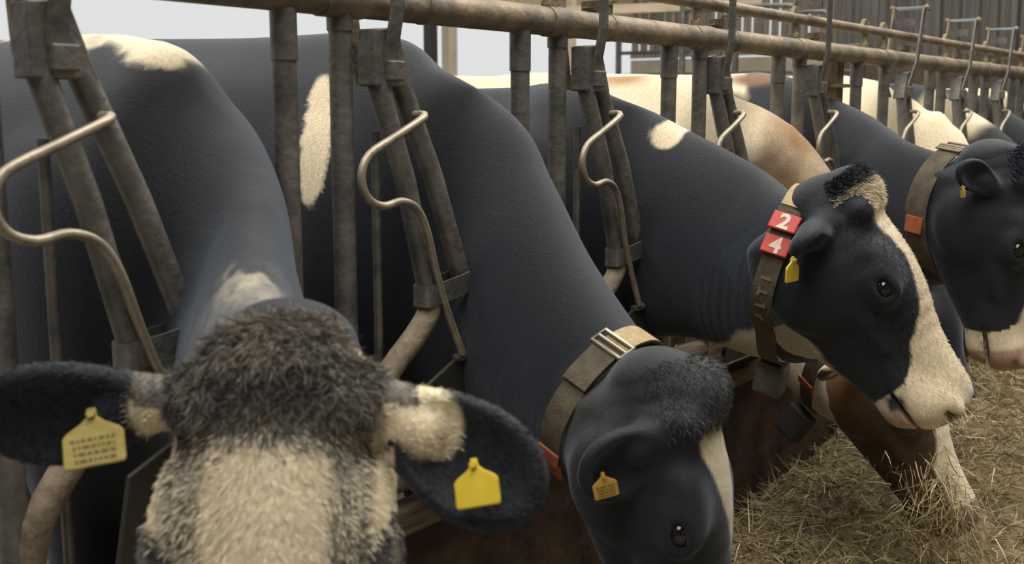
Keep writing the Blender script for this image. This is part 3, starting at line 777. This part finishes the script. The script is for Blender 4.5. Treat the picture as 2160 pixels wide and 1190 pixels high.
def far_cow(label, yc, H, neckz, O, yaw, pitch, pattern, xw=-.2, fine=.010):
    h = Head(O, yaw, pitch, 0, .52)
    P0 = np.array([.03,yc,1.0]); P1 = np.array(h.p(.03,0,-.10)); m = (P0+P1)/2
    m[2] += .04
    neck = [((xw,yc,1.0),.40,.20,Yv), ((-.04,yc,neckz),.33,.14,Yv), (tuple(P0*.72+P1*.28),.26,.122,Yv), (tuple(P0*.4+P1*.6),.205,.11,Yv), (tuple(P0*.1+P1*.9),.16,.095,Yv)]
    ears = [((.030,-.085,-.062), (.0,-.8,-.4), (.9,-.2,.2), .17, .05), ((.030,.085,-.062), (.0,.85,-.4), (.9,.2,.2), .17, .05)]
    return make_cow(label, xw, yc, H, neck, h, ears, pattern, fine)+(h,)
def pat_f(W, Hd, N):
    n = vnoise(W, 8); C = np.tile(WHT, (len(W),1))
    C = lay(C, blob(W, (.10,4.62,.80), (.25,.3,.22), n, .4), BLK*1.4, .4)
    C = lay(C, blob(W, (-.6,4.5,1.1), (.12,.3,.12), n, .5), TAN*1.8, .8)
    inh = (Hd[:,0] > -.04)&(Hd[:,0] < .62)&(np.abs(Hd[:,1]) < .3)&(Hd[:,2] > -.3)
    C[inh] = BLK*1.4
    C = np.where((inh&(np.abs(Hd[:,1]) > .2))[:,None], TAN*.5, C)
    return C
def pat_g(W, Hd, N):
    n = vnoise(W, 8); C = np.tile(BLK, (len(W),1))
    C = lay(C, blob(W, (.02,5.38,1.32), (.15,.3,.13), n, .4), WHT, .3)
    C = lay(C, blob(W, (-.75,5.38,1.3), (.35,.4,.3), n, .4), WHT, .3)
    return C
def pat_h(W, Hd, N):
    n = vnoise(W, 6); C = np.tile(BLK, (len(W),1))
    C = lay(C, blob(W, (-.5,6.2,1.3), (.22,.4,.2), n, .6), WHT, .3)
    C = lay(C, (np.abs(Hd[:,1])-.04)/.01+(Hd[:,2]<-.08)*5+(Hd[:,0]<.02)*5, WHT, .4)
    return C
def pat_i(W, Hd, N):
    n = vnoise(W, 5); C = np.tile(WHT, (len(W),1))
    return lay(C, n*2-.2, BLK, .2)

# ------------------------------------------------------------------ setting
b = MB(); b.box((-2, 8, -.05), (20, 40, .1)); struct(b.build('floor', M['concrete']))
b = MB(); b.box((-8.15, 5, .5), (.15, 24, 1.0)); struct(b.build('wall_left', M['concrete']))
b = MB()
for i in range(60): b.box((-8.05+.012*(i%2), -6+i*.405, 3.45), (.03, .395, 1.72))
struct(b.build('trim_1', M['lintel']))                               # boarding above the open side
for y, m_, lab in ((10.83, 'dark_metal', 'dark steel stanchion standing in the open side, left of the paler one'), (11.20, 'pale_wall', 'pale upright post standing in the open side, right of the dark stanchion')):
    b = MB(); b.box((-7.9, y, 1.35), (.12, .13 if m_ == 'dark_metal' else .17, 2.7)); b.box((-7.9, y, .02), (.22,.24,.03)); b.box((-7.9, y, 2.62), (.2,.22,.04))
    tag(b.build('barn_post', M[m_]), lab, 'post', 'posts of the open side')
b = MB(); b.box((-6.2, 16.08, 1.05), (3.7, .2, 2.1)); struct(b.build('wall_right', M['pale_wall']))
b = MB()
for i in range(25):
    b.box((-8.0+.15*i, 16.03+.02*(i%3), 4.1), (.112+.012*(i%2), .03, 3.85))
b.box((-6.2, 16.0, 2.16), (3.7, .08, .06)); struct(b.build('wall_back', M['boards']))
b = MB(); b.box((2.2, 15.6, 1.0), (13.3, .15, 2.03)); struct(b.build('baseboard_back', M['timber']))
b = MB(); V = []; xs_ = np.arange(-4.45, 8.8, .04); prof = [0,0,0,.035,.035,.035]
for i, x in enumerate(xs_):
    yy = 15.55-prof[i%6]; V += [(x, yy, 2.0), (x, yy, 6.2)]
b.add(V, [(2*i, 2*i+2, 2*i+3, 2*i+1) for i in range(len(xs_)-1)])
o = b.build('wall_end', M['cladding']); sd = o.modifiers.new('thickness', 'SOLIDIFY'); sd.thickness = .006; struct(o)
b = MB(); b.box((5.6, 5, 2.75), (.2, 26, 5.5)); struct(b.build('wall_front', M['boards']))
b = MB(); b.box((-1.2, -7.0, 2.75), (13.6, .2, 5.5)); struct(b.build('wall_near', M['boards']))
b = MB(); b.box((-1.2, 4.4, 5.6), (14.4, 23.2, .1)); struct(b.build('ceiling', M['cladding']))
# pipe gate behind the cows, in front of the back wall
g = thing('pen_gate', 'pale pipe gate standing before the boarded wall behind the cows', 'gate', (-5.6, 14.2, 0))
for z in (2.12, 1.8, 1.5, 1.2, .9, .6): MB_ = MB(); MB_.tube([(-7.2,14.2,z),(-3.6,14.2,z)], .026, 10); MB_.build('rail', M['steel'], g, True)
for x in (-7.2, -5.35, -3.6): MB_ = MB(); MB_.tube([(x,14.2,0),(x,14.2,2.3)], .045, 10); MB_.build('upright', M['steel'], g, True)
# sloping strut and beam seen over the rail
b = MB(); b.box((-7.0, 12.6, 2.78), (.16, .12, .9), None); b.bar([(-6.95,12.6,2.4),(-6.3,13.4,3.2)], .10, .10, (0,0,1)); b.bar([(-7.3,12.0,2.55),(-5.2,14.6,2.75)], .12, .12, (0,0,1))
b.box((-7.0, 12.6, 1.2), (.14,.14,2.4)); tag(b.build('barn_strut', M['lintel']), 'braced timber prop behind the cows, seen above the main rail', 'beam')
def divider(y, lab):
    t = thing('stall_divider', lab, 'divider', (-4.6, y, 0), 'stall dividers')
    q = MB(); q.tube([(-5.2,y,0),(-5.2,y,2.62)], .04, 10); q.build('upright', M['steel'], t, True)
    q = MB(); q.tube([(-5.2,y,2.50),(-4.0,y,2.50),(-3.75,y,2.38),(-3.75,y,1.6),(-4.0,y,1.45),(-5.2,y,1.45)], .03, 10, True, 4); q.build('loop', M['steel'], t, True)
divider(12.4, 'bent pipe stall divider behind the cows, nearer of the two')
divider(13.4, 'bent pipe stall divider behind the cows, farther of the two, beside the gate')

# ------------------------------------------------------------------ feed fence
FIRST = [-.05, .635, 1.288, 1.951, 2.605, 3.299, 3.986, 4.863, 5.548, 6.298, 7.02, 7.70, 8.40]
SECOND = [.10, .768, 1.418, 2.092, 2.777, 3.465, 4.284, 5.028, 5.754, 6.488, 7.17, 7.86, 8.56]
fence = thing('feed_fence', 'long grey steel headlock fence of uprights under a thick dusty pipe rail', 'fence', (0, 1.5, 0))
b = MB(); b.tube([(0,-.6,1.510),(0,4.262,1.510)], .031, 18)
for y in np.arange(.3, 4.2, .667): b.tube([(0,y-.006,1.51),(0,y+.006,1.51)], .0325, 18)
for y in SECOND[1:6]: b.tube([(0,y-.05,1.51),(0,y+.05,1.51)], .0335, 18)
b.build('top_rail', M['rail'], fence, True)
b = MB(); b.tube([(0,4.285,1.510),(0,9.2,1.510)], .031, 18)
for y in SECOND[6:]: b.tube([(0,y-.05,1.51),(0,y+.05,1.51)], .0335, 18)
b.build('top_rail', M['rail'], fence, True)
b = MB(); b.tube([(0,4.262,1.510),(0,4.285,1.510)], .027, 18); b.build('rail_joint', M['dark_metal'], fence, True)
def upright(y, sleeve):
    b = MB(); b.tube([(0,y,.553),(0,y,1.49)], .0205, 14)
    if sleeve: b.tube([(0,y,1.40),(0,y,1.485)], .0228, 14)
    else: b.tube([(0,y,1.455),(0,y,1.49)], .0232, 14)
    b.build('upright', M['steel'], fence, True)
for y in FIRST: upright(y, True)
for y in SECOND: upright(y, False)
for y in (.854, 1.512, 2.19):
    b = MB(); b.tube([(-.01,y,.50),(-.01,y,1.28)], .0085, 10); b.build('thin_rod', M['steel'], fence, True)
b = MB(); b.box((-.035, 3.85, 1.0), (.055, .06, .98)); b.box((-.03, 3.85, 1.40), (.08, .10, .012)); b.build('timber_upright', M['post_timber'], fence)
b = MB(); b.tube([(0,-.6,.60),(0,9.2,.60)], .024, 14); b.build('bottom_rail', M['steel'], fence, True)

ctl = thing('control_rail', 'thin dusty pipe running above the main rail in half-round brackets', 'rail', (0, 1.5, 1.55))
b = MB(); b.tube([(0,-.6,1.602),(0,9.2,1.602)], .0165, 14); b.build('pipe', M['rail'], ctl, True)
for y in [.768, 1.418, 2.06, 2.755, 3.42, 4.05, 4.25, 5.06, 5.72, 6.44, 7.17, 7.86]:
    b = MB(); b.box((.0, y, 1.565), (.012, .022, .075)); b.tube([(-.012,y,1.545),(.012,y,1.545)], .016, 10)
    arc = [(0, y+.034*math.cos(t), 1.606+.034*math.sin(t)) for t in np.linspace(0, math.pi, 9)]
    b.prism(arc, (.014,0,0)); b.build('bracket', M['rust'], ctl)

# ------------------------------------------------------------------ locking bars
def locking_bar(y0, label, upright_=False, loop=True):
    """y0: where the trip rod starts; drawn for the second bay (1.552) and moved along"""
    k = y0-1.552
    sl = (lambda z: 0.) if not upright_ else (lambda z: -(1.37-z)*.30+.03)
    Pm = lambda x, y, z: (x, y+k+sl(z), z)
    t = thing('locking_bar', label, 'bar', (0, 1.50+k, .6), 'swinging locking bars')
    for x in (.058, -.058):
        b = MB(); b.bar([Pm(x,1.505,1.72),Pm(x,1.505,1.50),Pm(x*.7,1.50,1.40),Pm(x*.45,1.50,1.365)], .030, .007, (0,1,0)); b.build('hanger', M['steel'] if x > 0 else M['rust'], t)
    b = MB(); b.tube([Pm(-.075,1.505,1.712),Pm(.078,1.505,1.712)], .0075, 10); b.build('bolt', M['bright'], t, True)
    b = MB(); b.tube([Pm(-.073,1.505,1.712),Pm(-.062,1.505,1.712)], .015, 6); b.build('nut', M['rust'], t)
    b = MB(); b.tube([Pm(.062,1.505,1.712),Pm(.073,1.505,1.712)], .015, 6); b.tube([Pm(.068,1.505,1.712),Pm(.070,1.535,1.705)], .006, 6); b.build('nut', M['rust'], t)
    b = MB(); b.box(Pm(-.01,1.505,1.655), (.085,.010,.032)); b.build('stop_plate', M['steel'], t)
    b = MB(); b.box(Pm(-.02,1.60,1.555), (.05,.06,.03)); b.bar([Pm(-.02,1.56,1.55),Pm(.0,1.64,1.575)], .03, .008, (1,0,0)); b.build('latch', M['rust'], t)
    b = MB(); b.prism([Pm(.02,1.462,1.46),Pm(.02,1.522,1.465),Pm(.02,1.562,1.36),Pm(.02,1.462,1.36)], (.044,0,0)); b.box(Pm(.046,1.508,1.388), (.016,.040,.036)); b.build('head_plate', M['steel'], t, bevel=.003)
    b = MB(); b.tube([Pm(.022,1.482,1.38),Pm(.045,1.532,1.19),Pm(.050,1.592,.955)], .0195, 16); b.build('bar_tube', M['steel'], t, True)
    b = MB(); b.tube([Pm(.022,1.540,1.38),Pm(.045,1.612,1.19),Pm(.050,1.688,.985),Pm(.050,1.722,.86)], .0195, 16); b.build('bar_tube', M['steel'], t, True)
    b = MB(); b.tube([Pm(.040,1.560,1.310),Pm(.080,1.548,1.306),Pm(.090,1.46,1.272),Pm(.092,1.39,1.242),Pm(.092,1.370,1.205),Pm(.092,1.385,1.168),Pm(.090,1.425,1.152),Pm(.088,1.475,1.157),Pm(.084,1.520,1.140),Pm(.080,1.552,1.095),Pm(.076,1.580,1.02),Pm(.075,1.612,.94),Pm(.074,1.660,.845)], .0075, 10, True, 4); b.build('trip_rod', M['rod'], t, True)
    b = MB(); ring = []
    for a in np.linspace(0, 2*math.pi, 21)[:-1]:
        yy = 1.632+.072*np.sign(math.cos(a))*abs(math.cos(a))**.5; ring.append((.050+.026*np.sign(math.sin(a))*abs(math.sin(a))**.5, yy))
    V = [Pm(x, y, z+.12*(y-1.632)) for z in (.958,.998) for x, y in ring]+[Pm(.050+(x-.050)*.82, 1.632+(y-1.632)*.95, z+.12*(y-1.632)) for z in (.958,.998) for x, y in ring]
    n = 20; F = []
    for i in range(n):
        j = (i+1)%n; F += [(i,j,n+j,n+i), (2*n+i,3*n+i,3*n+j,2*n+j), (n+i,n+j,3*n+j,3*n+i), (i,2*n+i,2*n+j,j)]
    b.add(V, F); b.tube([Pm(.06,1.693,.985),Pm(.086,1.695,.987)], .008, 8); b.build('band_clamp', M['steel'], t)
    b = MB(); b.tube([Pm(.050,1.590,.965),Pm(.050,1.588,.935),Pm(.045,1.555,.895),Pm(.035,1.495,.838),Pm(.02,1.44,.75),Pm(.0,1.43,.66)], .0225, 14, True, 3); b.build('bent_tube', M['rust'], t, True)
    b = MB(); b.prism([Pm(.06,1.56,.795),Pm(.06,1.655,.835),Pm(.06,1.735,.862),Pm(.06,1.765,.80),Pm(.06,1.80,.60),Pm(.06,1.52,.60)], (.010,0,0)); b.build('pivot_plate', M['dark_metal'], t, bevel=.002)
    b = MB(); b.tube([Pm(.06,1.650,.836),Pm(.071,1.675,.838),Pm(.071,1.715,.856),Pm(.06,1.735,.864)], .0085, 8, True, 3); b.build('plate_lip', M['steel'], t, True)
    return t
LB = [(.903,'steel locking bar at the far left, before the grey-faced cow\'s shoulder',0),(1.552,'steel locking bar with bent rod between the two nearest cows',0),
      (2.238,'steel locking bar before the shoulder of the cow wearing number 24',0),(2.895,'steel locking bar before the red and white cow\'s neck',0),
      (3.602,'steel locking bar before the neck of the black cow with the pale-buckled collar',0),(4.46,'upright locking bar with the tallest top loop, left of the white-necked cow',1),
      (5.22,'upright locking bar right of the white-necked cow, second top loop from the left',1),(5.92,'upright locking bar with the third top loop from the left',1),(6.66,'farthest locking bar, its top loop cut by the right edge',1)]
for y, lab, up_ in LB: locking_bar(y, lab, bool(up_))

# ------------------------------------------------------------------ barrier below the fence
b = MB()
b.box((-.02, 4.0, .27), (.05, 9.6, .54)); tag(b.build('feed_barrier', M['board'], bevel=.006), 'low dark rust-brown board wall below the headlock fence', 'barrier')
b = MB(); b.box((.012, 4.0, .525), (.05, 9.4, .055)); tag(b.build('barrier_beam', M['timber'], bevel=.008), 'weathered beam along the top of the rust-brown barrier', 'beam')
b = MB(); b.tube([(.03,2.45,.66),(.03,3.8,.64)], .028, 12); tag(b.build('neck_rail', M['timber'], None, True), 'round grey-brown pipe above the barrier beam, under the throat of the collared cow', 'rail')
b = MB(); b.box((.03, 2.80, .60), (.06,.085,.40)); b.box((.062,2.80,.72), (.01,.05,.06)); tag(b.build('barrier_post', M['timber'], bevel=.004), 'short dark post bolted to the barrier behind the cow with the lowered head', 'post')
# shovel-like bent pipe end and board at the lower left
b = MB(); b.tube([(.16,.50,.30),(.16,.505,.72),(.15,.53,.84),(.10,.60,.88)], .030, 14, True, 4); tag(b.build('bent_pipe', M['rust'], None, True), 'bent rusty pipe end below the nearest cow\'s tagged ear at lower left', 'pipe')

# ------------------------------------------------------------------ hay
def hay_h(x, y):
    P = np.stack([x, y, 0*x], 1)
    base = .20*np.exp(-((x-.42)/.50)**2)+.05*sstep(x, 2.2, .6)
    return np.maximum(base*(.75+.45*vnoise(P, 1.7, 2))+.060*vnoise(P, 5, 3)+.03*vnoise(P, 16, 2), .004)*sstep(y, 1.2, 2.0)*sstep(x, 2.6, 1.6)
gx = np.linspace(.02, 2.6, 130); gy = np.linspace(1.2, 10.5, 300); GX, GY = np.meshgrid(gx, gy, indexing='ij')
GZ = hay_h(GX.ravel(), GY.ravel())
nx_, ny_ = GX.shape; ii, jj = np.meshgrid(np.arange(nx_-1), np.arange(ny_-1), indexing='ij'); ix = (ii*ny_+jj).ravel()
Qh = np.stack([ix, ix+ny_, ix+ny_+1, ix+1], 1)
hayroot = mesh_obj('hay_pile', np.stack([GX.ravel(), GY.ravel(), GZ], 1), (Qh, np.zeros((0,3),np.int32)), M['hay_base'], None, True, None, 'stuff')
tag(hayroot, 'loose dry hay heaped on the alley floor along the barrier', 'hay')
def haycol(n):
    a = RNG.random((n,1)); k = RNG.random((n,1))
    return (np.array([.26,.21,.115])*(1-a)+np.array([.56,.47,.29])*a)*(.30+1.0*k)
def hay_strands(name, x, y, z, n, ln, wd, lift, parent):
    th = RNG.uniform(0, 2*math.pi, n); D = np.stack([np.cos(th), np.sin(th), RNG.normal(size=n)*lift+.12], 1)
    B_ = RNG.normal(size=(n,3))*.55; B_[:,2] -= .35
    return strands(name, np.stack([x,y,z],1), D, B_, ln*(.4+1.0*RNG.random(n)), wd*(.6+.9*RNG.random(n)), haycol(n), M['hay'], parent)
n = 75000; y_ = 1.4+RNG.random(n)**1.7*7.0; x_ = .04+RNG.random(n)**1.2*1.9
hay_strands('stalks', x_, y_, hay_h(x_, y_)+RNG.random(n)*.022, n, .085, .0014, .42, hayroot)

# ------------------------------------------------------------------ the herd
cow_a()
rb, cb, ptb, ab = cow_b()
rc, cc, ptc, ac = cow_c()
rd, hd, cd, ptd, ad = cow_d()
re_, ce, pte, ae = cow_e()
far_cow('black-headed cow with fuzzy white neck, between the collared cow and the white-patched one', 4.66, 1.46, 1.03, (.24,4.30,.74), -22, -66, pat_f)
far_cow('black cow with a white patch on its withers, second from the far end', 5.38, 1.44, 1.0, (.55,5.25,.80), 0, -55, pat_g)
far_cow('dark cow with white markings near the far end of the fence', 6.10, 1.42, 1.0, (.50,6.0,.85), 0, -60, pat_h, fine=.012)
far_cow('black and white cow at the far end of the row', 6.83, 1.44, 1.0, (.5,6.8,.8), 0, -60, pat_i, fine=.013)

def ang(pt, c, target):     # angle on the band nearest to a point
    ts = np.linspace(0, 2*math.pi, 180); P = np.array([pt(t)[0] for t in ts]); return ts[np.argmin(np.linalg.norm(P-np.array(target), axis=1))]
# collar of C: plates 2 and 4, pale top, weight
def ang_z(pt, z):            # angle on the near side of the band at a given height
    ts = [t for t in np.linspace(math.pi*.5, math.pi*1.5, 240)]; return min(ts, key=lambda t: abs(pt(t)[0][2]-z))
t2 = ang_z(ptc, 1.092); t4 = ang_z(ptc, 1.048)
for i_, ch_ in enumerate('ALTI'):
    p, d, tg = ptc(ang_z(ptc, .905+.026*i_)); digit(cc.children[0], ch_, p+d*.0046, -tg, -ac, d, .022, 'letter').name = 'letter'

def seg_strap(root, pt, a, t0, t1, w, m, name, lift=.0055, th=.003):
    b = MB(); V = []; ts = np.linspace(t0, t1, 16)
    for t in ts:
        p, d, tg = pt(t)
        for w_, t_ in ((-.5,0),(.5,0),(.5,1),(-.5,1)): V.append(p+a*w_*w+d*(lift+t_*th))
    m_ = len(ts); F = [(i*4+k, i*4+4+k, i*4+4+(k+1)%4, i*4+(k+1)%4) for i in range(m_-1) for k in range(4)]+[(0,1,2,3),tuple((m_-1)*4+k for k in (3,2,1,0))]
    b.add(V, F); return b.build(name, M[m], root, True)
def buckle(root, pt, a, t, w, hgt, name='buckle'):
    p, d, tg = pt(t); c = p+d*.012; h = hgt/2; q = w/2
    b = MB(); b.tube([c+a*q+tg*h, c+a*q-tg*h, c-a*q-tg*h, c-a*q+tg*h, c+a*q+tg*h], .0042, 8); b.tube([c+a*q, c-a*q], .0035, 8)
    return b.build(name, M['buckle'], root, True)
plate_on(cc, ptc, ac, t2, .058, .040, .006, 'red', text='2', label='bright red plate with white 2')
plate_on(cc, ptc, ac, t4, .056, .040, .006, 'red', text='4', label='red plate with white 4')
tb = ang(ptc, None, (.43,2.33,.72))
seg_strap(cc, ptc, ac, t2-.75, t2-.15, .047, 'strap_pale', 'top_band', .004)
p, d, tg = ptc(tb); b = MB(); b.box(p+d*.045, (1,1,1), np.stack([ac*.066, tg*.05, d*.075], 1)); wb = b.build('weight', M['block'], cc, bevel=.006)
b = MB(); b.box(p+d*.004, (1,1,1), np.stack([ac*.056, tg*.06, d*.012], 1)); b.build('clip', M['strap'], cc, bevel=.003)
# collar of B
t1 = ang(ptb, None, (.46,1.66,.98)); sgn = 1 if ptb(t1+.4)[0][1] < ptb(t1)[0][1] else -1
seg_strap(cb, ptb, ab, t1-.5*sgn, t1+.35*sgn, .050, 'strap_pale', 'top_band', .0045)
buckle(cb, ptb, ab, t1+.40*sgn, .066, .034)
seg_strap(cb, ptb, ab, t1+.45*sgn, t1+.95*sgn, .052, 'strap', 'webbing_flap', .006, .006)
plate_on(cb, ptb, ab, t1+2.05*sgn, .05, .040, .006, 'orange'); plate_on(cb, ptb, ab, t1+1.85*sgn, .05, .032, .006, 'orange')
# collar of D
td = ang(ptd, None, (.33,2.80,.60))
plate_on(cd, ptd, ad, td, .055, .030, .006, 'orange', name='orange_plate')
p, d, tg = ptd(ang(ptd, None, (.30,2.86,.47))); b = MB(); b.box(p+d*.045+np.array([0,-.02,-.01]), (1,1,1), np.stack([ad*.075, tg*.05, d*.085], 1)); b.build('box', M['dark_metal'], cd, bevel=.006)
# collar of E
te = ang(pte, None, (.56,3.42,1.11)); sgn = 1 if pte(te+.4)[0][2] < pte(te)[0][2] else -1
seg_strap(ce, pte, ae, te-.7*sgn, te+.1*sgn, .06, 'strap_pale', 'top_band', .0045)
buckle(ce, pte, ae, te+.15*sgn, .085, .03); buckle(ce, pte, ae, te+.26*sgn, .085, .02)
plate_on(ce, pte, -ae, te+1.30*sgn, .06, .05, .006, 'orange', name='red_plate')

# hay hanging from the red cow's mouth and on the jaw of C
def wisps(name, label, c, spread, n, drift, ln):
    P = np.array(c)+RNG.normal(size=(n,3))*np.array(spread)
    D = np.array(drift)+RNG.normal(size=(n,3))*.55
    o = strands(name, P, D, RNG.normal(size=(n,3))*.5+np.array([0,0,-.5]), ln*(.4+RNG.random(n)), .0011*(.6+.9*RNG.random(n)), haycol(n)*1.2, M['hay'], None)
    tag(o, label, 'hay'); return o
mz = hd.p(.43,-.085,-.10)
wisps('hay_wisp', 'bundle of hay stalks sticking to the red and white cow\'s face', mz, (.06,.02,.06), 750, (.2,-.6,-.3), .08)
